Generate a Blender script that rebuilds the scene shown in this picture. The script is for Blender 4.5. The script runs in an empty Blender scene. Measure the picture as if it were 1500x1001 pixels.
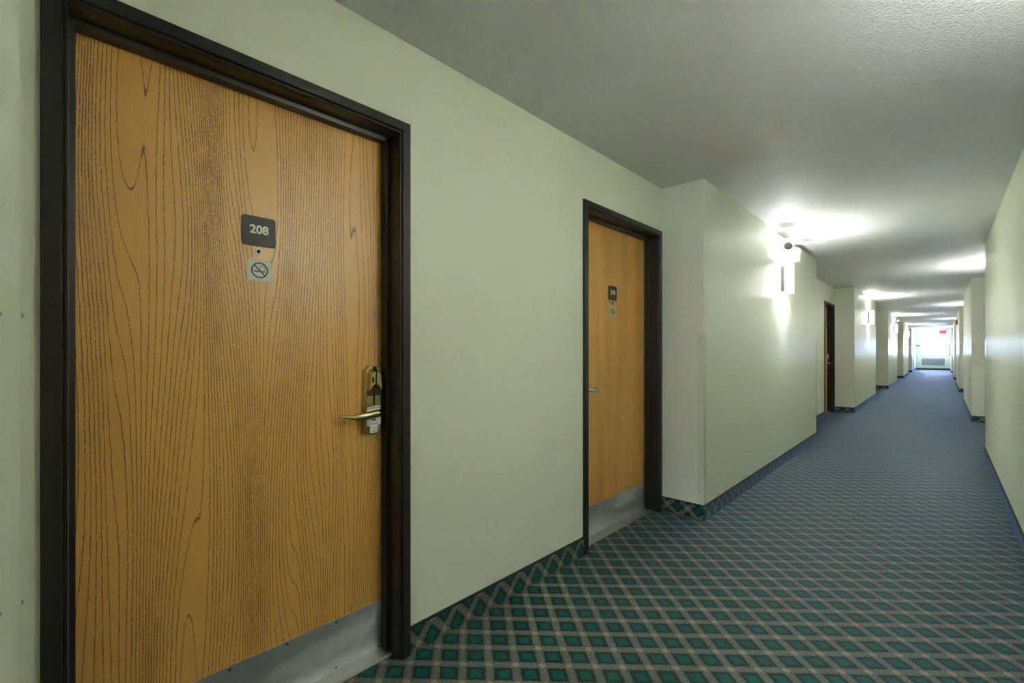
import bpy, bmesh, math, random
from mathutils import Vector, Matrix
random.seed(4)
sc = bpy.context.scene
COL = sc.collection
PI = math.pi
# ------------------------------------------------------------------ camera, world, exposure
HC = 1.1956            # eye height
F = 674.19             # focal length in pixels of a 1500 px frame
cam_d = bpy.data.cameras.new('camera'); cam = bpy.data.objects.new('camera', cam_d); COL.objects.link(cam)
cam.location = (0, 0, HC); cam.rotation_euler = (PI/2, 0, math.radians(43.082))
cam_d.sensor_width = 36; cam_d.lens = F/1500*36; cam_d.shift_y = 13.24/1500
cam_d.clip_start = 0.02; cam_d.clip_end = 300
sc.camera = cam
sc.view_settings.view_transform = 'Standard'; sc.view_settings.look = 'None'
sc.view_settings.gamma = 1; sc.view_settings.use_curve_mapping = False
sc.view_settings.exposure = 3.05
W = bpy.data.worlds.new('sky'); sc.world = W; W.use_nodes = True
bg = W.node_tree.nodes['Background']
bg.inputs[0].default_value = (0.58, 0.70, 1.0, 1); bg.inputs[1].default_value = 8.2
UP_W, DOWN_W, DIFF_E = 4.0, 2.4, 2.5     # sconce bulb watts and diffuser glow
BULB = (0.98, 1.0, 0.99)

# ------------------------------------------------------------------ dimensions
XL, XLP, XR, XRP = -1.537, -1.2274, 0.664, 0.354
H = 2.407
END = 38.6; BACK = -9.0
PL = [(-9.0, -7.6), (-3.97, 0.0), (3.288, 7.25), (10.88, 14.76), (18.40, 22.30), (25.95, 29.85), (33.5, END)]
PR = [(-9.0, -7.6), (-3.97, 0.0), (3.288, 7.46), (10.88, 14.76), (18.40, 22.30), (25.95, 29.85), (33.5, END)]
DW, DH = 1.016, 2.083

# ------------------------------------------------------------------ material helpers
def mat(name):
    m = bpy.data.materials.new(name); m.use_nodes = True
    return m, m.node_tree, m.node_tree.nodes['Principled BSDF']
class N:
    def __init__(s, nt): s.nt = nt
    def new(s, t, **k):
        n = s.nt.nodes.new(t)
        for a, b in k.items(): setattr(n, a, b)
        return n
    def link(s, a, b): s.nt.links.new(a, b)
    def math(s, op, a, b=None, c=None, clamp=False):
        n = s.new('ShaderNodeMath', operation=op, use_clamp=clamp)
        for i, v in enumerate((a, b, c)):
            if v is None: continue
            if isinstance(v, (int, float)): n.inputs[i].default_value = v
            else: s.link(v, n.inputs[i])
        return n.outputs[0]
    def mix(s, f, a, b):
        n = s.new('ShaderNodeMix', data_type='RGBA')
        if isinstance(f, (int, float)): n.inputs[0].default_value = f
        else: s.link(f, n.inputs[0])
        for i, v in ((6, a), (7, b)):
            if isinstance(v, tuple): n.inputs[i].default_value = (*v, 1)
            else: s.link(v, n.inputs[i])
        return n.outputs[2]
    def noise(s, vec, scale, detail=2, rough=.5):
        n = s.new('ShaderNodeTexNoise'); n.inputs['Scale'].default_value = scale
        n.inputs['Detail'].default_value = detail; n.inputs['Roughness'].default_value = rough
        s.link(vec, n.inputs['Vector']); return n.outputs['Fac']
    def ramp(s, v, lo, hi):
        n = s.new('ShaderNodeMapRange', clamp=True); n.inputs[1].default_value = lo; n.inputs[2].default_value = hi
        s.link(v, n.inputs[0]); return n.outputs[0]
    def comb(s, x, y, z=0.0):
        n = s.new('ShaderNodeCombineXYZ')
        for i, v in enumerate((x, y, z)):
            if isinstance(v, (int, float)): n.inputs[i].default_value = v
            else: s.link(v, n.inputs[i])
        return n.outputs[0]
    def bump(s, h, strength, dist, bsdf):
        n = s.new('ShaderNodeBump'); n.inputs['Strength'].default_value = strength; n.inputs['Distance'].default_value = dist
        s.link(h, n.inputs['Height']); s.link(n.outputs[0], bsdf.inputs['Normal']); return n
def obj_xyz(g):
    tc = g.new('ShaderNodeTexCoord'); sp = g.new('ShaderNodeSeparateXYZ'); g.link(tc.outputs['Object'], sp.inputs[0])
    return tc.outputs['Object'], sp.outputs
def simple(name, col, rough=.5, metal=0.0, nscale=40, var=.06, bump=0.0, emit=None, es=0):
    m, nt, b = mat(name); g = N(nt); v, _ = obj_xyz(g)
    n = g.noise(v, nscale, 3)
    dark = tuple(c*(1-var) for c in col); lite = tuple(min(1, c*(1+var)) for c in col)
    g.link(g.mix(n, dark, lite), b.inputs['Base Color'])
    b.inputs['Roughness'].default_value = rough; b.inputs['Metallic'].default_value = metal
    if bump: g.bump(n, bump, .002, b)
    if emit: b.inputs['Emission Color'].default_value = (*emit, 1); b.inputs['Emission Strength'].default_value = es
    return m

def wall_paint():
    m, nt, b = mat('wall_paint'); g = N(nt); v, _ = obj_xyz(g)
    big = g.noise(v, 1.3, 2); fine = g.noise(v, 190, 3, .6); mid = g.noise(v, 45, 2)
    col = g.mix(big, (.81, .84, .685), (.835, .86, .715))
    n = g.new('ShaderNodeTexVoronoi'); n.inputs['Scale'].default_value = 2.1; g.link(v, n.inputs['Vector'])
    spot = g.math('MULTIPLY', g.ramp(n.outputs['Distance'], .06, .02), .12)      # a few faint scuffs
    col = g.mix(spot, col, (.3, .3, .25))
    g.link(col, b.inputs['Base Color'])
    b.inputs['Roughness'].default_value = .36; b.inputs['Specular IOR Level'].default_value = .5
    h = g.math('ADD', g.math('MULTIPLY', fine, .6), g.math('MULTIPLY', mid, .8))
    g.bump(h, .32, .0022, b)
    return m
def ceiling_paint():
    m, nt, b = mat('ceiling_texture'); g = N(nt); v, _ = obj_xyz(g)
    fine = g.noise(v, 95, 3, .7); b.inputs['Roughness'].default_value = .52
    g.link(g.mix(fine, (.85, .865, .855), (.92, .935, .93)), b.inputs['Base Color'])
    g.bump(g.ramp(fine, .35, .7), 1.0, .006, b)
    return m
def carpet(name, mode):
    m, nt, b = mat(name); g = N(nt); v, o = obj_xyz(g)
    X, Y, Z = o[0], o[1], o[2]
    if mode == 'floor': a, c = X, Y
    elif mode == 'along': a, c = Z, Y
    else: a, c = X, Z
    wob = g.noise(v, 130, 2)
    wob = g.math('MULTIPLY', g.math('SUBTRACT', wob, .5), .10)
    s1, s2 = .0757, .0668
    if mode == 'cross': s1, s2 = .0757, .0668
    A = g.math('ADD', g.math('DIVIDE', a, s1), {'floor': .655, 'along': -.35, 'cross': .655}[mode])
    C = g.math('ADD', g.math('DIVIDE', c, s2), {'floor': -.27, 'along': -.27, 'cross': .1}[mode])
    p = g.math('ADD', g.math('MULTIPLY', g.math('ADD', A, C), .5), wob)
    q = g.math('ADD', g.math('MULTIPLY', g.math('SUBTRACT', A, C), .5), wob)
    def dist(t): return g.math('ABSOLUTE', g.math('SUBTRACT', g.math('FRACT', g.math('ADD', t, .5)), .5))
    dp, dq = dist(p), dist(q)
    dmin, dmax = g.math('MINIMUM', dp, dq), g.math('MAXIMUM', dp, dq)
    band = g.ramp(dmin, .18, .14)
    node = g.ramp(g.math('ADD', dmax, g.math('MULTIPLY', dmin, .5)), .165, .115)
    edge = g.ramp(dmin, .34, .24)
    sp1 = g.noise(v, 300, 1); sp2 = g.noise(v, 210, 2, .7)
    w = g.noise(v, 9, 1)
    green = g.mix(sp1, (.004, .085, .060), (.008, .125, .088))
    dark = g.mix(sp1, (.008, .014, .014), (.018, .026, .024))
    base = g.mix(g.math('MULTIPLY', edge, .85), green, dark)
    wv = g.new('ShaderNodeTexWave', wave_type='BANDS', bands_direction='DIAGONAL'); wv.inputs['Scale'].default_value = 60
    wv.inputs['Distortion'].default_value = 4; g.link(v, wv.inputs['Vector'])
    bcol = g.mix(g.ramp(sp2, .42, .58), (.035, .030, .030), (.23, .245, .20))
    bcol = g.mix(g.math('MULTIPLY', g.ramp(sp1, .52, .66), .6), bcol, (.24, .15, .13))
    bcol = g.mix(g.math('MULTIPLY', g.ramp(dmin, .10, .02), .35), bcol, (.12, .20, .17))
    col = g.mix(band, base, bcol)
    col = g.mix(node, col, g.mix(sp1, (.27, .21, .13), (.42, .33, .21)))
    g.link(col, b.inputs['Base Color'])
    b.inputs['Roughness'].default_value = .55; b.inputs['Specular IOR Level'].default_value = .32; b.inputs['Specular Tint'].default_value = (.45, .62, 1.0, 1)  # blue specular tint, like the sheen below, colours in distant daylight
    b.inputs['Sheen Weight'].default_value = 1.0; b.inputs['Sheen Roughness'].default_value = .20; b.inputs['Sheen Tint'].default_value = (.25, .44, 1.0, 1)  # blue sheen tint paints the window's daylight onto the far carpet
    g.bump(g.noise(v, 420, 2), .5, .003, b)
    return m
def oak(name, seed, dens=1.0, ink=.88):
    """oak woodgrain laminate: contour lines of a long stretched noise, so they run straight and close into cathedrals"""
    m, nt, b = mat(name); g = N(nt); v, o = obj_xyz(g)
    x, y = o[0], o[1]
    jit = g.math('MULTIPLY', g.math('SUBTRACT', g.noise(g.comb(g.math('MULTIPLY', x, 40.0), g.math('MULTIPLY', y, 34.0), seed), 1.0, 3, .6), .5), .0055)
    x1 = g.math('ADD', x, jit)
    def field(xx):
        a = g.noise(g.comb(g.math('MULTIPLY', xx, 4.6), g.math('MULTIPLY', y, .42), seed), 1.0, 1.2, .45)
        c = g.noise(g.comb(g.math('MULTIPLY', xx, 17.0), g.math('MULTIPLY', y, 1.1), seed+7), 1.0, 0, .4)
        return g.math('ADD', g.math('MULTIPLY', a, 21.0*dens), g.math('ADD', g.math('MULTIPLY', c, 1.9*dens), g.math('MULTIPLY', xx, 56.0*dens)))
    f0 = field(x1); f1 = field(g.math('ADD', x1, .0025))
    grad = g.math('MAXIMUM', g.math('DIVIDE', g.math('ABSOLUTE', g.math('SUBTRACT', f1, f0)), .0025), 16.0)
    d = g.math('DIVIDE', g.math('ABSOLUTE', g.math('SUBTRACT', g.math('FRACT', f0), .5)), grad)   # metres from the line
    wid = g.math('MULTIPLY_ADD', g.noise(g.comb(g.math('MULTIPLY', x, 60.0), g.math('MULTIPLY', y, 14.0), 3.0), 1.0, 2), .0022, .0001)
    line = g.ramp(g.math('DIVIDE', d, wid), 1.15, .55)
    brk = g.ramp(g.noise(g.comb(g.math('MULTIPLY', x, 90.0), g.math('MULTIPLY', y, 160.0), 1.0), 1.0, 1), .30, .46)
    line = g.math('MULTIPLY', line, brk)
    tone = g.noise(g.comb(g.math('MULTIPLY', x, 9.0), g.math('MULTIPLY', y, .7), seed), 1.0, 2)
    fib = g.noise(g.comb(g.math('MULTIPLY', x, 500.0), g.math('MULTIPLY', y, 12.0), seed), 1.0, 2)
    base = g.mix(tone, (.76, .385, .085), (.88, .47, .112))
    base = g.mix(g.math('MULTIPLY', g.ramp(fib, .45, .75), .35), base, (.66, .32, .070))
    col = g.mix(g.math('MULTIPLY', line, ink), base, (.105, .044, .013))
    g.link(col, b.inputs['Base Color'])
    b.inputs['Roughness'].default_value = .36; b.inputs['Specular IOR Level'].default_value = .75
    g.bump(g.math('MULTIPLY', line, -1.0), .35, .0012, b)
    return m
def brushed(name, col, rough=.28):
    m, nt, b = mat(name); g = N(nt); v, o = obj_xyz(g)
    n1 = g.noise(g.comb(g.math('MULTIPLY', o[0], 6.0), g.math('MULTIPLY', o[1], 260.0), g.math('MULTIPLY', o[2], 6.0)), 1.0, 2)
    n2 = g.noise(v, 26, 4, .65)
    g.link(g.mix(n2, tuple(c*.72 for c in col), col), b.inputs['Base Color'])
    b.inputs['Metallic'].default_value = 1.0
    g.link(g.math('MULTIPLY_ADD', n2, .22, rough), b.inputs['Roughness'])
    b.inputs['Anisotropic'].default_value = .5
    g.bump(n1, .12, .0006, b)
    return m
def clear(name, tint=(.992, .995, .985), glossy=.10):
    m = bpy.data.materials.new(name); m.use_nodes = True; nt = m.node_tree; nt.nodes.clear(); g = N(nt)
    o = g.new('ShaderNodeOutputMaterial'); t = g.new('ShaderNodeBsdfTransparent'); t.inputs[0].default_value = (*tint, 1)
    gl = g.new('ShaderNodeBsdfGlossy'); gl.inputs['Roughness'].default_value = .12
    fr = g.new('ShaderNodeFresnel'); fr.inputs[0].default_value = 1.45
    mx = g.new('ShaderNodeMixShader'); f = g.math('ADD', g.math('MULTIPLY', fr.outputs[0], .8), glossy*.3, clamp=True)
    ge = g.new('ShaderNodeNewGeometry'); f = g.math('MULTIPLY', f, g.math('SUBTRACT', 1.0, ge.outputs['Backfacing']))
    g.link(f, mx.inputs[0]); g.link(t.outputs[0], mx.inputs[1]); g.link(gl.outputs[0], mx.inputs[2]); g.link(mx.outputs[0], o.inputs[0])
    return m

M = {}
M['wall'] = wall_paint(); M['ceil'] = ceiling_paint()
M['carpet'] = carpet('carpet_diamond', 'floor'); M['carpet_a'] = carpet('carpet_base_along', 'along'); M['carpet_c'] = carpet('carpet_base_across', 'cross')
M['binding'] = simple('base_binding', (.010, .014, .013), .6)
M['frame'] = simple('dark_bronze_paint', (.018, .017, .0145), .34, 0, 60, .12, .05)
M['oak1'] = oak('oak_laminate_bold', 3.7, 1.55, .85); M['oak2'] = oak('oak_laminate_fine', 11.3, 2.3, .5); M['oak3'] = oak('oak_laminate_third', 23.1, 1.9, .55)
M['steel'] = brushed('brushed_steel', (.92, .93, .94), .42); M['alu'] = brushed('worn_aluminium', (.55, .55, .53), .35)
M['screw'] = simple('screw_metal', (.45, .44, .40), .35, 1.0)
M['chrome'] = simple('chrome', (.75, .75, .74), .2, 1.0)
M['brass'] = simple('antique_brass', (.56, .47, .20), .34, 1.0, 30, .14)
M['brass_l'] = simple('lever_brass', (.74, .63, .32), .26, 1.0, 30, .10)
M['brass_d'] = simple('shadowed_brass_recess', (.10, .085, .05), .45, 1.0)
M['black'] = simple('black_plastic', (.008, .008, .008), .4)
M['sign'] = simple('charcoal_sign_plastic', (.050, .046, .044), .5, 0, 300, .15, .1)
M['digit'] = simple('cream_lettering', (.88, .85, .70), .5)
M['nosm'] = simple('grey_green_plaque', (.66, .66, .55), .45)
M['ink'] = simple('dark_grey_ink', (.045, .048, .042), .5)
M['tag'] = simple('white_card', (.80, .82, .84), .45, 0, 20, .03)
M['navy'] = simple('navy_print', (.02, .03, .12), .5)
M['teal'] = simple('teal_print', (.04, .25, .30), .5)
M['white'] = simple('white_enamel', (.72, .72, .69), .4, 0, 20, .03)
M['grey'] = simple('grey_metal_paint', (.30, .30, .31), .5)
M['lens'] = simple('lens_glass', (.22, .24, .25), .15, .3)
M['peep'] = simple('peephole_glass', (.02, .03, .04), .08)
M['red'] = simple('red_plastic', (.50, .05, .05), .4)
M['vent'] = simple('ac_grille', (.34, .34, .36), .5)
M['blue_d'] = simple('dark_blue_vinyl', (.03, .05, .18), .5)
M['vinyl'] = simple('window_vinyl', (.75, .76, .78), .4)
M['glow'] = simple('lit_diffuser', (.9, .9, .88), .5, 0, 20, .01, 0, (1.0, .99, .96), DIFF_E)
M['exitred'] = simple('lit_exit_face', (.6, .15, .2), .4, 0, 20, .02, 0, (1.0, .16, .26), .13)
M['clear'] = clear('clear_polycarbonate'); M['glass'] = clear('window_glass', (.95, .98, 1.0), .05)
M['outside'] = simple('snowy_ground', (.55, .60, .66), .9)

# ------------------------------------------------------------------ mesh helpers
class MB:
    def __init__(s): s.bm = bmesh.new()
    def box(s, x0, x1, y0, y1, z0, z1, mi=0):
        if x0 > x1: x0, x1 = x1, x0
        if y0 > y1: y0, y1 = y1, y0
        if z0 > z1: z0, z1 = z1, z0
        vs = [s.bm.verts.new((x, y, z)) for x in (x0, x1) for y in (y0, y1) for z in (z0, z1)]
        for f in ((0,1,3,2),(4,6,7,5),(0,4,5,1),(2,3,7,6),(0,2,6,4),(1,5,7,3)):
            s.bm.faces.new([vs[i] for i in f]).material_index = mi
        return s
    def prism(s, pts, z0, z1, mi=0, axis='z', top=None):
        """polygon extruded along an axis; top may give different points for the far end"""
        def P(p, h): return {'z': (p[0], p[1], h), 'y': (p[0], h, p[1]), 'x': (h, p[0], p[1])}[axis]
        a = [s.bm.verts.new(P(p, z0)) for p in pts]; b = [s.bm.verts.new(P(p, z1)) for p in (top or pts)]
        n = len(pts); fs = [s.bm.faces.new(a[::-1]), s.bm.faces.new(b)]
        for i in range(n): fs.append(s.bm.faces.new((a[i], a[(i+1) % n], b[(i+1) % n], b[i])))
        for f in fs: f.material_index = mi
        return s
    def tube(s, pts, rads, seg=20, mi=0, squash=1.0):
        pts = [Vector(p) for p in pts]; rings = []
        for i, p in enumerate(pts):
            d = (pts[min(i+1, len(pts)-1)] - pts[max(i-1, 0)]).normalized()
            up = Vector((0, 1, 0)) if abs(d.y) < .9 else Vector((1, 0, 0))
            a = d.cross(up).normalized(); b = d.cross(a).normalized()
            r = rads[i] if isinstance(rads, (list, tuple)) else rads
            rings.append([s.bm.verts.new(p + a*math.cos(t)*r*squash + b*math.sin(t)*r) for t in [2*PI*k/seg for k in range(seg)]])
        for A, B in zip(rings, rings[1:]):
            for k in range(seg):
                f = s.bm.faces.new((A[k], A[(k+1) % seg], B[(k+1) % seg], B[k])); f.smooth = True; f.material_index = mi
        s.bm.faces.new(rings[0][::-1]).material_index = mi; s.bm.faces.new(rings[-1]).material_index = mi
        return s
    def ring(s, r0, r1, z0, z1, cx=0, cy=0, seg=48, a0=0, a1=2*PI):
        full = abs(a1-a0-2*PI) < 1e-6; n = seg if full else seg+1
        V = []
        for k in range(n):
            t = a0+(a1-a0)*k/seg; c, q = math.cos(t), math.sin(t)
            V.append([s.bm.verts.new((cx+r*c, cy+r*q, z)) for r, z in ((r0, z0), (r1, z0), (r1, z1), (r0, z1))])
        for k in range(seg):
            A, B = V[k], V[(k+1) % n]
            for i in range(4): s.bm.faces.new((A[i], B[i], B[(i+1) % 4], A[(i+1) % 4]))
        if not full: s.bm.faces.new(V[0]); s.bm.faces.new(V[-1][::-1])
        return s
    def disc(s, cx, cy, r, z0, z1, seg=32):
        return s.prism([(cx+r*math.cos(2*PI*k/seg), cy+r*math.sin(2*PI*k/seg)) for k in range(seg)], z0, z1)
    def build(s, name, mats, parent=None, bevel=0, seg=2, shade=False):
        bmesh.ops.recalc_face_normals(s.bm, faces=s.bm.faces)
        me = bpy.data.meshes.new(name); s.bm.to_mesh(me); s.bm.free()
        for m in (mats if isinstance(mats, (list, tuple)) else [mats]): me.materials.append(m)
        o = bpy.data.objects.new(name, me); COL.objects.link(o)
        if parent: o.parent = parent
        if bevel:
            b = o.modifiers.new('bevel', 'BEVEL'); b.width = bevel; b.segments = seg; b.limit_method = 'ANGLE'; b.angle_limit = .6
        if shade:
            for p in me.polygons: p.use_smooth = True
        return o
def rrect(x0, x1, y0, y1, r, n=6):
    pts = []
    for cx, cy, a in ((x1-r, y1-r, 0), (x0+r, y1-r, PI/2), (x0+r, y0+r, PI), (x1-r, y0+r, 1.5*PI)):
        for k in range(n+1):
            t = a+PI/2*k/n; pts.append((cx+r*math.cos(t), cy+r*math.sin(t)))
    return pts
def text(name, s, size, loc, m, parent, off=0.0, ext=.0004, rot=0.0, align='CENTER'):
    cu = bpy.data.curves.new('tmp', 'FONT'); cu.body = s; cu.size = size; cu.align_x = align; cu.align_y = 'CENTER'
    cu.offset = off; cu.extrude = ext; cu.resolution_u = 6
    t = bpy.data.objects.new('tmp', cu); COL.objects.link(t)
    bpy.context.view_layer.update()
    me = bpy.data.meshes.new_from_object(t.evaluated_get(bpy.context.evaluated_depsgraph_get()))
    bpy.data.objects.remove(t); me.materials.clear(); me.materials.append(m); me.name = name
    o = bpy.data.objects.new(name, me); COL.objects.link(o); o.parent = parent; o.location = loc; o.rotation_euler = (0, 0, rot)
    return o
def tag(o, label=None, cat=None, group=None, kind=None):
    if label: o['label'] = label
    if cat: o['category'] = cat
    if group: o['group'] = group
    if kind: o['kind'] = kind
    return o
ROT = {'left': (PI/2, 0, PI/2), 'right': (PI/2, 0, -PI/2), 'end': (PI/2, 0, 0), 'side': (PI/2, 0, PI), 'up': (0, 0, 0)}
def thing(name, loc, face, **k):
    """an Empty at the mount point; local x runs along the wall, y is up, z comes out of the wall"""
    o = bpy.data.objects.new(name, None); COL.objects.link(o); o.empty_display_size = .05
    o.location = loc; o.rotation_euler = ROT[face]; tag(o, **k); return o
def part(o, label): o['label'] = label; return o

# ------------------------------------------------------------------ room shell
T = .25
def doors_for(side):
    L = [(2.25, '2')] if side == 'left' else []
    return L
DOORS_L = [.032, 2.25, 7.30, 9.775, 14.85, 17.30, 22.40, 24.85, 29.95, 32.40]
DOORS_R = [.05, 2.20, 7.56, 9.77, 14.85, 17.30, 22.40, 24.85, 29.95, 32.40]
def recesses(P):
    out = []; prev = None
    for a, b in P:
        if prev is not None: out.append((prev, a))
        prev = b
    return out
GY0, GY1, GZ = 35.25, 36.20, 2.06      # opening of the glazed side door near the corridor's end
def side_wall(name, P, doors, X, XP, sgn):
    mb = MB()
    def bx(xa, xb, y0, y1, z0, z1): mb.box(xa, xb, y0, y1, z0, z1)
    for a, b in P:
        if b == END and sgn < 0:
            bx(XP, X+sgn*T, a, GY0, 0, H); bx(XP, X+sgn*T, GY1, b, 0, H); bx(XP, X+sgn*T, GY0, GY1, GZ, H)
        else: bx(XP, X+sgn*T, a, b, 0, H)
    for a, b in recesses(P):
        ds = [d for d in doors if a <= d < b]; y = a
        for d in ds:
            if d-y > .001: bx(X, X+sgn*T, y, d+.02, 0, H)
            bx(X, X+sgn*T, d+.02, d+DW-.02, DH-.02, H); y = d+DW-.02
        if b-y > .001: bx(X, X+sgn*T, y, b, 0, H)
    return tag(mb.build(name, M['wall']), kind='structure')
side_wall('wall_left', PL, DOORS_L, XL, XLP, -1)
side_wall('wall_right', PR, DOORS_R, XR, XRP, 1)
tag(MB().box(XL-T, XR+T, BACK-T, END+T, -.12, 0).build('floor', M['carpet']), kind='structure')
tag(MB().box(XL-T, XR+T, BACK-T, END+T, H, H+.12).build('ceiling', M['ceil']), kind='structure')
WX0, WX1, WZ0, WZ1 = -.70, -.10, .92, 2.03  # opening for the added window behind the camera
mb = MB(); mb.box(XL-T, WX0, BACK-T, BACK, 0, H).box(WX1, XR+T, BACK-T, BACK, 0, H).box(WX0, WX1, BACK-T, BACK, 0, WZ0).box(WX0, WX1, BACK-T, BACK, WZ1, H)
tag(mb.build('wall_back', M['wall']), kind='structure')
WX0, WX1 = -1.0, .16
mb = MB(); mb.box(XL-T, WX0, END, END+T, 0, H).box(WX1, XR+T, END, END+T, 0, H).box(WX0, WX1, END, END+T, 0, WZ0).box(WX0, WX1, END, END+T, WZ1, H)
tag(mb.build('wall_end', M['wall']), kind='structure')
# coved carpet base along each wall
def baseboard(name, P, doors, X, XP, sgn):
    mb = MB(); t = .009; h = .098; e = -sgn
    def along(x, y0, y1):
        mb.box(x, x+e*t, y0, y1, 0, h, 0).box(x, x+e*(t+.002), y0, y1, h, h+.007, 2)
    def across(x0, x1, y, d):
        mb.box(x0, x1, y, y+d*t, 0, h, 1).box(x0, x1, y, y+d*(t+.002), h, h+.007, 2)
    for a, b in P:
        if b == END and sgn < 0: along(XP, a-t, GY0); along(XP, GY1, END)
        else: along(XP, a-t, b+t if b < END else END)
    for (a, b) in recesses(P):
        across(XP, X, a, 1); across(XP, X, b, -1)
        y = a
        for d in [d for d in doors if a <= d < b]:
            if d-y > .03: along(X, y+(t if y == a else 0), d)
            y = d+DW
        if b-y > .03: along(X, y, b-t)
    return tag(mb.build(name, [M['carpet_a'], M['carpet_c'], M['binding']]), kind='structure')
baseboard('baseboard_left', PL, DOORS_L, XL, XLP, -1)
baseboard('baseboard_right', PR, DOORS_R, XR, XRP, 1)
tag(MB().box(XLP+.01, XRP-.01, END-.009, END, 0, .098, 0).box(XLP+.01, XRP-.01, END-.011, END, .098, .105, 1).build('baseboard_end', [M['carpet_c'], M['binding']]), kind='structure')

# ------------------------------------------------------------------ end window
w = thing('window_1', ((WX0+WX1)/2, END+.10, WZ0), 'end', kind='structure')
hw, hh = (WX1-WX0)/2, WZ1-WZ0
def rect_frame(mb, x0, x1, y0, y1, t, z0, z1):
    mb.box(x0, x0+t, y0, y1, z0, z1).box(x1-t, x1, y0, y1, z0, z1).box(x0+t, x1-t, y0, y0+t, z0, z1).box(x0+t, x1-t, y1-t, y1, z0, z1)
mb = MB(); rect_frame(mb, -hw, hw, 0, hh, .045, -.04, .03); mb.build('window_frame', M['vinyl'], w, .004)
for sx in (-1, 1):
    mb = MB(); rect_frame(mb, min(0, sx*(hw-.045)), max(0, sx*(hw-.045)), .045, hh-.045, .03, -.02+.012*sx, .008+.012*sx)
    s = mb.build('window_sash', M['vinyl'], w, .003)
    MB().box(min(sx*.03, sx*(hw-.075)), max(sx*.03, sx*(hw-.075)), .075, hh-.075, -.008, -.003).build('window_pane', M['glass'], s)
MB().box(-hw-.05, hw+.05, -.03, -.002, -.01, .14).build('window_sill', M['vinyl'], w, .004)
hw = .30
w = thing('added_back_window', (-.40, BACK-.10, WZ0), 'side', kind='structure')  # added unseen window, lets in daylight to brighten the near walls and ceiling
mb = MB(); rect_frame(mb, -hw, hw, 0, hh, .045, -.04, .03); mb.build('window_frame', M['vinyl'], w, .004)
MB().box(-.02, .02, .045, hh-.045, -.02, .02).build('window_mullion', M['vinyl'], w)
MB().box(-hw+.04, hw-.04, .04, hh-.04, -.008, -.003).build('window_pane', M['glass'], w)
hw = (WX1-WX0)/2
# open vertical blind stacks at both sides, hung in front of the window
for sx, lab in ((-1, 'white blind panel gathered at the left side of the end window'), (1, 'white blind panel gathered at the right side of the end window')):
    c = thing('curtain_panel', ((WX0+WX1)/2+sx*.59, END-.045, WZ0-.02), 'end', label=lab, cat='curtain')
    mb = MB()
    for k in range(5): mb.box(-.07+k*.03, -.07+k*.03+.004, 0, hh+.03, -.025, .02)
    mb.build('slats', M['vinyl'], c)
    MB().box(-.085, .085, hh+.03, hh+.065, -.045, .03).build('headrail', M['white'], c, .003)

# ------------------------------------------------------------------ doors
def frame_mesh(depth=.15):
    mb = MB()
    def sweep(prof):
        # prof: (inset from the outer edge, out of wall) section carried round jamb, head, jamb with mitres
        path = []
        for i, z in prof:
            path.append([(i, 0, z), (i, DH-i, z), (DW-i, DH-i, z), (DW-i, 0, z)])
        vs = [[mb.bm.verts.new(p) for p in row] for row in path]
        n = len(vs)
        for a in range(n):
            A, B = vs[a], vs[(a+1) % n]
            for k in range(3): mb.bm.faces.new((A[k], A[k+1], B[k+1], B[k]))
        mb.bm.faces.new([r[0] for r in vs]); mb.bm.faces.new([r[3] for r in vs][::-1])
    # face, small groove, bead, rabbet, stop, rear
    sweep([(0, -.002), (0, .012), (.003, .015), (.034, .015), (.037, .012), (.037, .004), (.0405, .004), (.0415, .010),
           (.046, .010), (.0475, .006), (.049, -.010), (.049, -.060), (.064, -.062), (.064, -.098), (.049, -.100), (.049, -depth), (.022, -depth), (.022, -.002)])
    return mb
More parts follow.
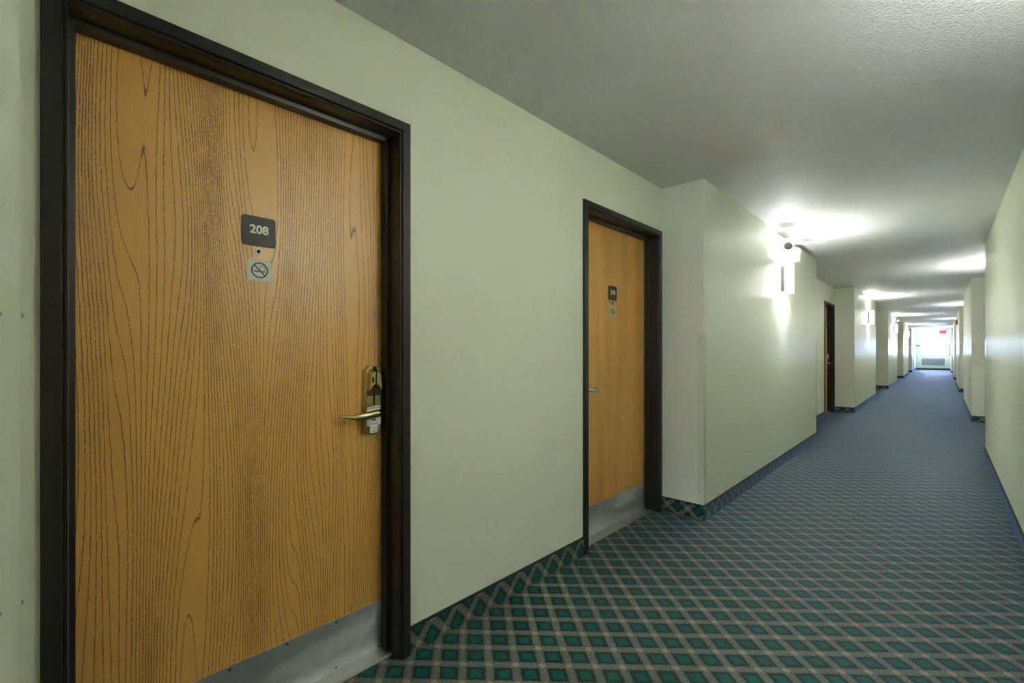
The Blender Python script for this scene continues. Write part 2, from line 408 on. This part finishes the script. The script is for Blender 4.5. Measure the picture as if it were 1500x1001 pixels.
def lock_parts(d, cx, near, gold=True):
    """card lock and lever; origin of the part group at the leaf face. s = +1 lever points to -x"""
    s = near; z = LEAFZ
    body = M['brass'] if gold else M['chrome']
    mb = MB()
    out = [(-.036, .888), (-.022, .868), (.022, .868), (.036, .888), (.036, 1.118), (.020, 1.137), (-.020, 1.137), (-.036, 1.118)]
    inn = [(-.031, .890), (-.019, .874), (.019, .874), (.031, .890), (.031, 1.116), (.017, 1.131), (-.017, 1.131), (-.031, 1.116)]
    mb.prism([(cx+a, b) for a, b in out], z, z+.012)
    mb.prism([(cx+a, b) for a, b in out], z+.012, z+.022, top=[(cx+a, b) for a, b in inn])
    lock = part(mb.build('card_lock', body, d, .0012), 'brass card lock housing with a dark card slot' if gold else 'silver lock housing')
    # raised reader head with arched lower edge
    pts = [(cx-.029, 1.062)] + [(cx-.029*math.cos(PI*k/14), 1.036+.034*math.sin(PI*k/14)) for k in range(15)][0:0]
    arch = [(cx-.029+.058*k/12, 1.040+.026*math.sin(PI*k/12)) for k in range(13)]
    head = arch + [(cx+.029, 1.112), (cx+.018, 1.124), (cx-.018, 1.124), (cx-.029, 1.112)]
    top = [(cx+(a-cx)*(.93 if b < 1.07 else .72), b if b < 1.07 else b-.012) for a, b in head]
    MB().prism(head, z+.021, z+.040, top=top).build('card_reader', body, lock, .001)
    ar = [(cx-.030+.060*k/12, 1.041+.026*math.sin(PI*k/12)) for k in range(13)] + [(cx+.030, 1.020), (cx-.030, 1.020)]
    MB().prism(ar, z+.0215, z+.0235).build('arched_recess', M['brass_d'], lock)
    MB().box(cx-.0028, cx+.0028, 1.050, 1.1235, z+.034, z+.0412).box(cx-.0028, cx+.0028, .985, 1.052, z+.018, z+.0262).box(cx-.0028, cx+.0028, 1.112, 1.1315, z+.019, z+.036).build('card_slot', M['black'], lock)
    MB().prism(rrect(cx-.0175, cx-.0095, 1.072, 1.094, .002), z+.0385, z+.0412).build('indicator_window', M['black'], lock)
    # lever
    ly = .951; zz = z+.062
    lev = MB().tube([(cx, ly, z+.02), (cx, ly, z+.027), (cx, ly, z+.03), (cx, ly, z+.066)], [.017, .017, .0115, .0105], 24).build('lever_spindle', M['brass_l'] if gold else M['chrome'], lock)
    P = [(cx+s*.012, ly+.006, zz), (cx+s*.008, ly+.006, zz), (cx-s*.010, ly+.005, zz), (cx-s*.050, ly+.001, zz+.001), (cx-s*.096, ly-.002, zz), (cx-s*.0985, ly-.002, zz),
         (cx-s*.100, ly-.002, zz-.001), (cx-s*.118, ly, zz-.010), (cx-s*.144, ly+.004, zz-.024), (cx-s*.147, ly+.004, zz-.026)]
    R = [.005, .0125, .0140, .0140, .0135, .0115, .0105, .0085, .0050, .0025]
    MB().tube(P, R, 24).build('door_handle', M['brass_l'] if gold else M['chrome'], lock)
    return lock
LEAFZ = -.103          # leaf face behind the wall plane
def make_door(name, y0, side, oakm, handle_side, full):
    X = XL if side == 'left' else XR
    d = thing(name, (X, y0 if side == 'left' else y0+DW, 0), side, kind='structure')
    frame_mesh().build('door_frame', M['frame'], d)
    x0, x1 = .051, DW-.051
    leaf = MB().box(x0, x1, .006, DH-.051, LEAFZ-.044, LEAFZ).build('door_leaf', oakm, d)
    k = MB().box(x0+.004, x1-.008, .010, .201, LEAFZ, LEAFZ+.0015).build('kick_plate', M['steel'], d)
    if full:
        for row, yy in ((0, .190), (1, .022)):
            for i in range(6):
                xx = x0+.02+(x1-x0-.044)*i/5
                MB().disc(xx, yy, .0035, LEAFZ+.0012, LEAFZ+.0030, 12).build('screw', M['black'] if i not in (0, 5) else M['chrome'], k, .0006)
    th = MB().prism([(-.150, 0), (-.038, 0), (-.038, .004), (-.046, .0095), (-.085, .0115), (-.150, .0115)], .022, DW-.022, axis='x')
    # prism axis x: points are (y,z) -> convert to up / out
    for v in th.bm.verts: v.co = (v.co.x, v.co.z, v.co.y)
    th.build('threshold', M['alu'], d)
    cx = DW/2
    pk = MB().ring(.0058, .0105, LEAFZ, LEAFZ+.004, cx-.006, 1.520, 28).build('peephole', M['screw'], d, .0014)
    MB().tube([(cx-.006, 1.520, LEAFZ), (cx-.006, 1.520, LEAFZ+.0022), (cx-.006, 1.520, LEAFZ+.0034)], [.0058, .0058, .001], 20).build('peephole_lens', M['peep'], pk)
    if handle_side == 'far': lock_parts(d, DW-.106, 1)
    elif handle_side == 'near': lock_parts(d, .102, -1, False)
    elif handle_side == 'plain': lock_parts(d, DW-.106, 1, False)
    return d
make_door('door_1', DOORS_L[0], 'left', M['oak1'], 'far', True)
make_door('door_2', DOORS_L[1], 'left', M['oak2'], 'near', True)
for i, y in enumerate(DOORS_L[2:4]): make_door('door_%d' % (3+i), y, 'left', M['oak3'], 'plain', False)
n = 5
for y in DOORS_L[4:]: make_door('door_%d' % n, y, 'left', M['oak3'], 'plain', False); n += 1
for y in DOORS_R: make_door('door_%d' % n, y, 'right', M['oak3'], 'plain', False); n += 1

# ------------------------------------------------------------------ room signs
def room_sign(y0, num, where):
    z = XL+LEAFZ
    t = thing('room_number_sign', (z, y0+DW/2-.004, 1.586), 'left', label='charcoal square room number plaque reading %s on %s' % (num, where), cat='sign', group='room number plaques')
    MB().prism(rrect(-.051, .051, -.048, .048, .009), 0, .0045).build('plaque', M['sign'], t, .001)
    text('number', num, .038, (0, .004, .0047), M['digit'], t, .0013)
    mb = MB()
    for i in range(8):
        for j in range(2):
            if (i*3+j) % 4 != 3: mb.disc(-.018+i*.005, -.026+j*.0035, .0008, .0045, .0053, 8)
    mb.build('braille', M['sign'], t)
def smoke_sign(y0, where):
    t = thing('no_smoking_sign', (XL+LEAFZ, y0+DW/2-.002, 1.459), 'left', label='grey-green no smoking plaque under the peephole of %s' % where, cat='sign', group='no smoking plaques')
    MB().prism(rrect(-.0365, .0365, -.036, .036, .010), 0, .002).build('plaque', M['nosm'], t, .0005)
    mb = MB(); mb.ring(.0215, .0260, .0019, .0026)
    def bar(ax, ay, bx, by, wd, z0=.0019, z1=.0025):
        d = Vector((bx-ax, by-ay)).normalized(); nx, ny = -d.y*wd/2, d.x*wd/2
        mb.prism([(ax+nx, ay+ny), (ax-nx, ay-ny), (bx-nx, by-ny), (bx+nx, by+ny)], z0, z1)
    bar(-.0165, .0165, .0165, -.0165, .0042, z1=.0027)
    bar(-.017, -.0035, .002, -.0035, .0042); bar(.007, -.0035, .0165, -.0035, .0042)
    bar(.0135, .001, .0135, .006, .0012); bar(.0165, .001, .0165, .008, .0012)
    for r, cx, cy, a0, a1 in ((.0045, .006, .0115, .3, 3.6), (.0050, .0115, .0068, -.2, 2.2), (.0035, .0035, .0075, 1.5, 4.6)):
        mb.ring(r-.0006, r+.0006, .0019, .0025, cx, cy, 16, a0, a1)
    mb.build('cigarette_symbol', M['ink'], t)
room_sign(DOORS_L[0], '208', 'the nearest oak door'); room_sign(DOORS_L[1], '218', 'the second oak door')
smoke_sign(DOORS_L[0], 'the nearest oak door'); smoke_sign(DOORS_L[1], 'the second oak door')

# card hanging on the brass lever
LX = DOORS_L[0]+DW-.106
t = thing('door_hanger_card', (XL+LEAFZ+.045, LX-.014, .940), 'left', label='white die-cut card with small navy print hanging behind the brass door lever', cat='card')
out = rrect(-.026, .027, .012, .034, .004)
body = [(.025, .044), (-.027, .039), (-.029, .036), (-.029, -.030), (-.027, -.033), (-.017, -.033), (-.0155, -.035), (-.0155, -.058), (-.0135, -.061), (.015, -.061), (.017, -.058), (.017, -.034), (.019, -.031), (.026, -.029), (.029, -.026), (.029, .004), (.020, .004), (.016, .018), (.022, .020), (.029, .024), (.029, .040)]
MB().prism(body[::-1], 0, .0008).build('card', M['tag'], t)
text('headline', 'HOUSEKEEPING PLEASE', .0056, (-.001, .0345, .0009), M['navy'], t, .00012, .0001, .06)
text('headline', 'BEST VALUE INN', .0050, (.001, -.0255, .0009), M['navy'], t, .0001, .0001, .05)
text('small_print', 'please recycle', .0034, (.001, -.041, .0009), M['ink'], t, 0, .0001, .03)
mb = MB(); mb.ring(.0028, .0078, .0007, .0011, .001, -.0150, 20, 0, PI)
for k in range(5):
    a = PI*(k+.5)/5; mb.ring(.0086, .0100, .0007, .0011, .001, -.0150, 3, a-.12, a+.12)
mb.build('sunrise_emblem', M['navy'], t)
MB().prism([(-.0012, -.056), (.003, -.056), (.0022, -.052), (.0022, -.0475), (-.0004, -.0475), (-.0004, -.052)], .0007, .0011).build('small_mark', M['teal'], t)

# ------------------------------------------------------------------ clear corner guards
def guard(side, y, d, lab, n=3):
    """d = +1: the pier lies at greater y than the corner"""
    X = XLP if side == 'left' else XRP; e = 1 if side == 'left' else -1
    o = bpy.data.objects.new('corner_guard', None); COL.objects.link(o); o.location = (X, y, .106); tag(o, lab, 'corner guard', 'clear corner guards on the wall corners')
    h = 1.21; L = .042; t = .0018
    MB().box(e*.0006, e*t, -d*t, d*L, 0, h).box(e*t, -e*L, -d*t, -d*.0006, 0, h).build('guard', M['clear'], o)
    for zz in (.09, .62, 1.155)[:n]:
        for kind in (0, 1):
            if kind == 0: p = [(e*t, d*.026, zz), (e*(t+.0012), d*.026, zz), (e*(t+.003), d*.026, zz)]
            else: p = [(-e*.026, -d*t, zz), (-e*.026, -d*(t+.0012), zz), (-e*.026, -d*(t+.003), zz)]
            MB().tube(p, [.0045, .0042, .0012], 12).build('screw', M['screw'], o)
ORD = ['first', 'second', 'third', 'fourth', 'fifth']
guard('left', 0.0, -1, 'clear plastic corner guard at the far left edge beside the nearest oak door')
for i, (a, b) in enumerate(PL[2:6]):
    guard('left', a, 1, 'clear corner guard with screws on the near corner of the %s left wall projection' % ORD[i])
    guard('left', b, -1, 'clear corner guard on the far corner of the %s left wall projection' % ORD[i])
for i, (a, b) in enumerate(PR[2:6]):
    if i: guard('right', a, 1, 'clear corner guard with screws on the near corner of the %s right wall projection' % ORD[i])
    guard('right', b, -1, 'clear corner guard on the far corner of the %s right wall projection' % ORD[i])

# ------------------------------------------------------------------ sconces
def sconce(side, y, lab, grp='wall sconces along the corridor', on_pier=True):
    X = {('left', True): XLP, ('left', False): XL, ('right', True): XRP, ('right', False): XR}[(side, on_pier)]
    t = thing('wall_sconce', (X, y, 1.805), side, label=lab, cat='wall lamp', group=grp)
    w = .068; h = .285
    MB().box(-w, w, 0, h, 0, .006).build('back_plate', M['white'], t)
    for s in (-1, 1): MB().box(s*w, s*(w-.003), 0, h, .006, .034).build('side_panel', M['grey'], t)
    pts = [(-w, .032), (-w+.004, .056), (-.045, .088), (-.02, .100), (.02, .100), (.045, .088), (w-.004, .056), (w, .032)]
    mb = MB(); bm = mb.bm
    def row(ins, zz, dip):
        return [bm.verts.new((p[0]*(1-ins/.068), zz - dip*(p[1]-.032)/.068, p[1]-(ins if p[1] > .034 else 0))) for p in pts]
    A, B, C, D = row(0, 0, .010), row(0, h, -.004), row(.0025, h, -.004), row(.0025, 0, .010)
    for P_, Q_ in ((A, B), (B, C), (C, D), (D, A)):
        for k in range(len(pts)-1): bm.faces.new((P_[k], P_[k+1], Q_[k+1], Q_[k]))
    part(mb.build('diffuser', M['glow'], t), 'glowing white faceted diffuser')
    for nm, yy, wt in (('lamp_up', h-.009, UP_W), ('lamp_down', .020, DOWN_W)):
        ld = bpy.data.lights.new(nm, 'POINT'); ld.energy = wt; ld.color = BULB; ld.shadow_soft_size = .007
        lo = bpy.data.objects.new(nm, ld); COL.objects.link(lo); lo.parent = t; lo.location = (0, yy, .060)
LLAB = ['lit wall sconce on the first left wall projection, under the emergency light', 'lit wall sconce on the second left wall projection', 'lit wall sconce on the third left wall projection', 'lit wall sconce on the fourth left wall projection', 'lit wall sconce nearest the bright end window on the left']
for i, y in enumerate((5.48, 13.12, 20.6, 28.1, 34.2)): sconce('left', y, LLAB[i])
sconce('left', -2.0, 'added unseen wall sconce on the left wall behind the camera')  # extra sconce out of view, added to lift the near walls and ceiling
sconce('right', -5.8, 'added unseen wall sconce in the right recess behind the camera', 'wall sconces in the right recesses', False)  # second unseen sconce, added for more light around the camera
for i, y in enumerate((1.65, 9.05, 16.6, 24.1, 31.6)):
    sconce('right', y, 'lit wall sconce hidden in the %s recess of the right wall' % ORD[i], 'wall sconces in the right recesses', False)

# ------------------------------------------------------------------ emergency lights and alarms
def emergency(y, lab):
    t = thing('emergency_light', (XLP, y, 2.225), 'left', label=lab, cat='emergency light', group='twin-head emergency lights')
    MB().prism([(-.11, 0), (.11, 0), (.135, .095), (-.135, .095)], .0, .065, top=[(-.095, .012), (.095, .012), (.115, .085), (-.115, .085)]).build('housing', M['white'], t, .006, 3)
    for s in (-1, 1):
        hd = MB().tube([(s*.115, .05, .045), (s*.165, .055, .080)], .012, 16).build('swivel', M['white'], t)
        c = Vector((s*.190, .022, .090)); d = Vector((s*.92, -.15, .35)).normalized()
        MB().tube([c-d*.032, c-d*.028, c-d*.008, c+d*.018, c+d*.020], [.014, .025, .037, .041, .038], 28).build('lamp_head', M['white'], hd)
        MB().tube([c+d*.0195, c+d*.0225, c+d*.0245], [.036, .031, .006], 28).build('lens', M['lens'], hd)
emergency(5.47, 'white twin-head emergency light above the nearest wall sconce')
emergency(20.6, 'white twin-head emergency light above the third left sconce')
t = thing('alarm_horn', (XLP, 6.02, 2.195), 'left', label='white box alarm horn on the left wall beside the emergency light', cat='alarm')
MB().prism(rrect(-.060, .060, 0, .165, .010), .0, .028).build('back_box', M['white'], t, .003)
MB().prism(rrect(-.052, .052, .006, .158, .012), .028, .060, top=rrect(-.045, .045, .012, .150, .012)).build('cover', M['white'], t, .003)
mb = MB()
for k in range(7): mb.box(-.03, .03, .03+k*.009, .034+k*.009, .0595, .0608)
mb.build('sound_slots', M['grey'], t)
t = thing('fire_alarm', (XRP, 20.4, 2.02), 'right', label='small red fire alarm strobe high on the right wall', cat='fire alarm')
MB().prism(rrect(-.06, .06, 0, .14, .008), 0, .045).build('housing', M['red'], t, .004)
MB().prism(rrect(-.03, .03, .085, .125, .006), .045, .065, top=rrect(-.02, .02, .092, .118, .005)).build('strobe_lens', M['white'], t)
# ------------------------------------------------------------------ things at the end of the corridor
t = thing('exit_sign', (.02, 36.8, H), 'end', label='red lit exit sign hanging from the ceiling near the end window', cat='exit sign')
MB().box(-.10, .10, -.028, 0, -.025, .025).build('canopy', M['white'], t, .003)
mb = MB().prism([(-.17, -.06), (.17, -.06), (.125, -.235), (-.125, -.235)][::-1], -.012, .012); mb.build('lit_panel', M['exitred'], t, .002)
MB().box(-.175, .175, -.06, -.028, -.022, .022).build('housing', M['grey'], t, .003)
text('lettering', 'EXIT', .13, (0, -.145, .0125), M['red'], t, .004)
t = thing('sprinkler_head', (-.446, 33.9, H), 'end', label='small sprinkler head on the ceiling near the corridor end', cat='sprinkler')
MB().tube([(0, 0, 0), (0, -.006, 0)], [.035, .030], 20).build('escutcheon', M['white'], t)
MB().tube([(0, -.006, 0), (0, -.03, 0), (0, -.034, 0), (0, -.037, 0)], [.009, .009, .022, .022], 16).build('deflector', M['grey'], t)
t = thing('smoke_detector', (.20, 35.0, H), 'end', label='round smoke detector on the ceiling right of the end window', cat='smoke detector')
MB().tube([(0, 0, 0), (0, -.015, 0)], [.07, .07], 28).build('base', M['white'], t)
MB().tube([(0, -.015, 0), (0, -.035, 0), (0, -.045, 0)], [.062, .055, .02], 28).build('cover', M['grey'], t)
t = thing('room_direction_sign', (-1.12, END, 1.50), 'end', label='small dark wall sign left of the end window', cat='sign')
MB().prism(rrect(-.11, .11, -.035, .035, .006), 0, .006).build('plaque', M['sign'], t, .001)
mb = MB().box(-.03, .07, -.004, .004, .006, .0068).prism([(-.03, -.018), (-.03, .018), (-.07, 0)], .006, .0068); mb.build('arrow', M['digit'], t)
t = thing('wall_air_conditioner', (-.42, END, .27), 'end', label='grey through-wall air conditioner under the end window', cat='air conditioner')
MB().box(-.52, .52, .03, .44, 0, .14).build('cabinet', M['grey'], t, .012)
mb = MB()
for k in range(11): mb.box(-.49, .49, .09+k*.021, .101+k*.021, .14, .150)
mb.build('grille', M['vent'], t)
MB().prism([(.0, .40), (.14, .40), (.14, .36), (.155, .36), (.06, .46), (.0, .46)][::-1] and [(.40, .0), (.46, .0), (.46, .06), (.37, .155), (.35, .145), (.35, .14), (.40, .10)], -.515, .515, axis='x').build('top_louvre', M['vent'], t)
MB().box(-.50, .50, 0, .03, .0, .09).build('base_skirt', M['white'], t)
MB().box(.22, .48, .462, .466, .01, .06).build('control_flap', M['white'], t)
t = thing('wall_panel', (XRP, 37.2, .88), 'right', label='tall narrow grey panel on the right wall by the end window', cat='wall panel')
MB().box(-.12, .12, 0, .66, 0, .045).build('cover', M['grey'], t, .004)
MB().box(-.10, .10, .02, .64, .045, .050).build('inset', M['vent'], t, .002)
d = thing('door_20', (XLP, GY0, 0), 'left', kind='structure')
gw = GY1-GY0
mb = MB(); mb.box(.001, .05, 0, GZ-.001, -.30, .012).box(gw-.05, gw-.001, 0, GZ-.001, -.30, .012).box(.05, gw-.05, GZ-.05, GZ-.001, -.30, .012); mb.build('door_frame', M['vinyl'], d, .002)
MB().box(.05, gw-.05, .01, 1.02, -.06, .006).build('door_panel', M['blue_d'], d, .003)
mb = MB(); mb.box(.05, .28, 1.02, GZ-.05, -.06, .004).box(gw-.28, gw-.05, 1.02, GZ-.05, -.06, .004).box(.28, gw-.28, 1.02, 1.25, -.06, .004).box(.28, gw-.28, 1.85, GZ-.05, -.06, .004); sh = mb.build('door_rail', M['vinyl'], d, .003)
MB().box(.275, gw-.275, 1.245, 1.855, -.032, -.026).build('upper_panel', M['white'], sh)
MB().tube([(.16, 1.0, .006), (.16, 1.0, .05), (gw-.16, 1.0, .05), (gw-.16, 1.0, .006)], .012, 12).build('push_bar', M['chrome'], d)
# pale ground outside the end window
tag(MB().box(-12, 12, END+T+.05, END+40, -3.2, -3.0).build('ground_outside', M['outside']), kind='structure')
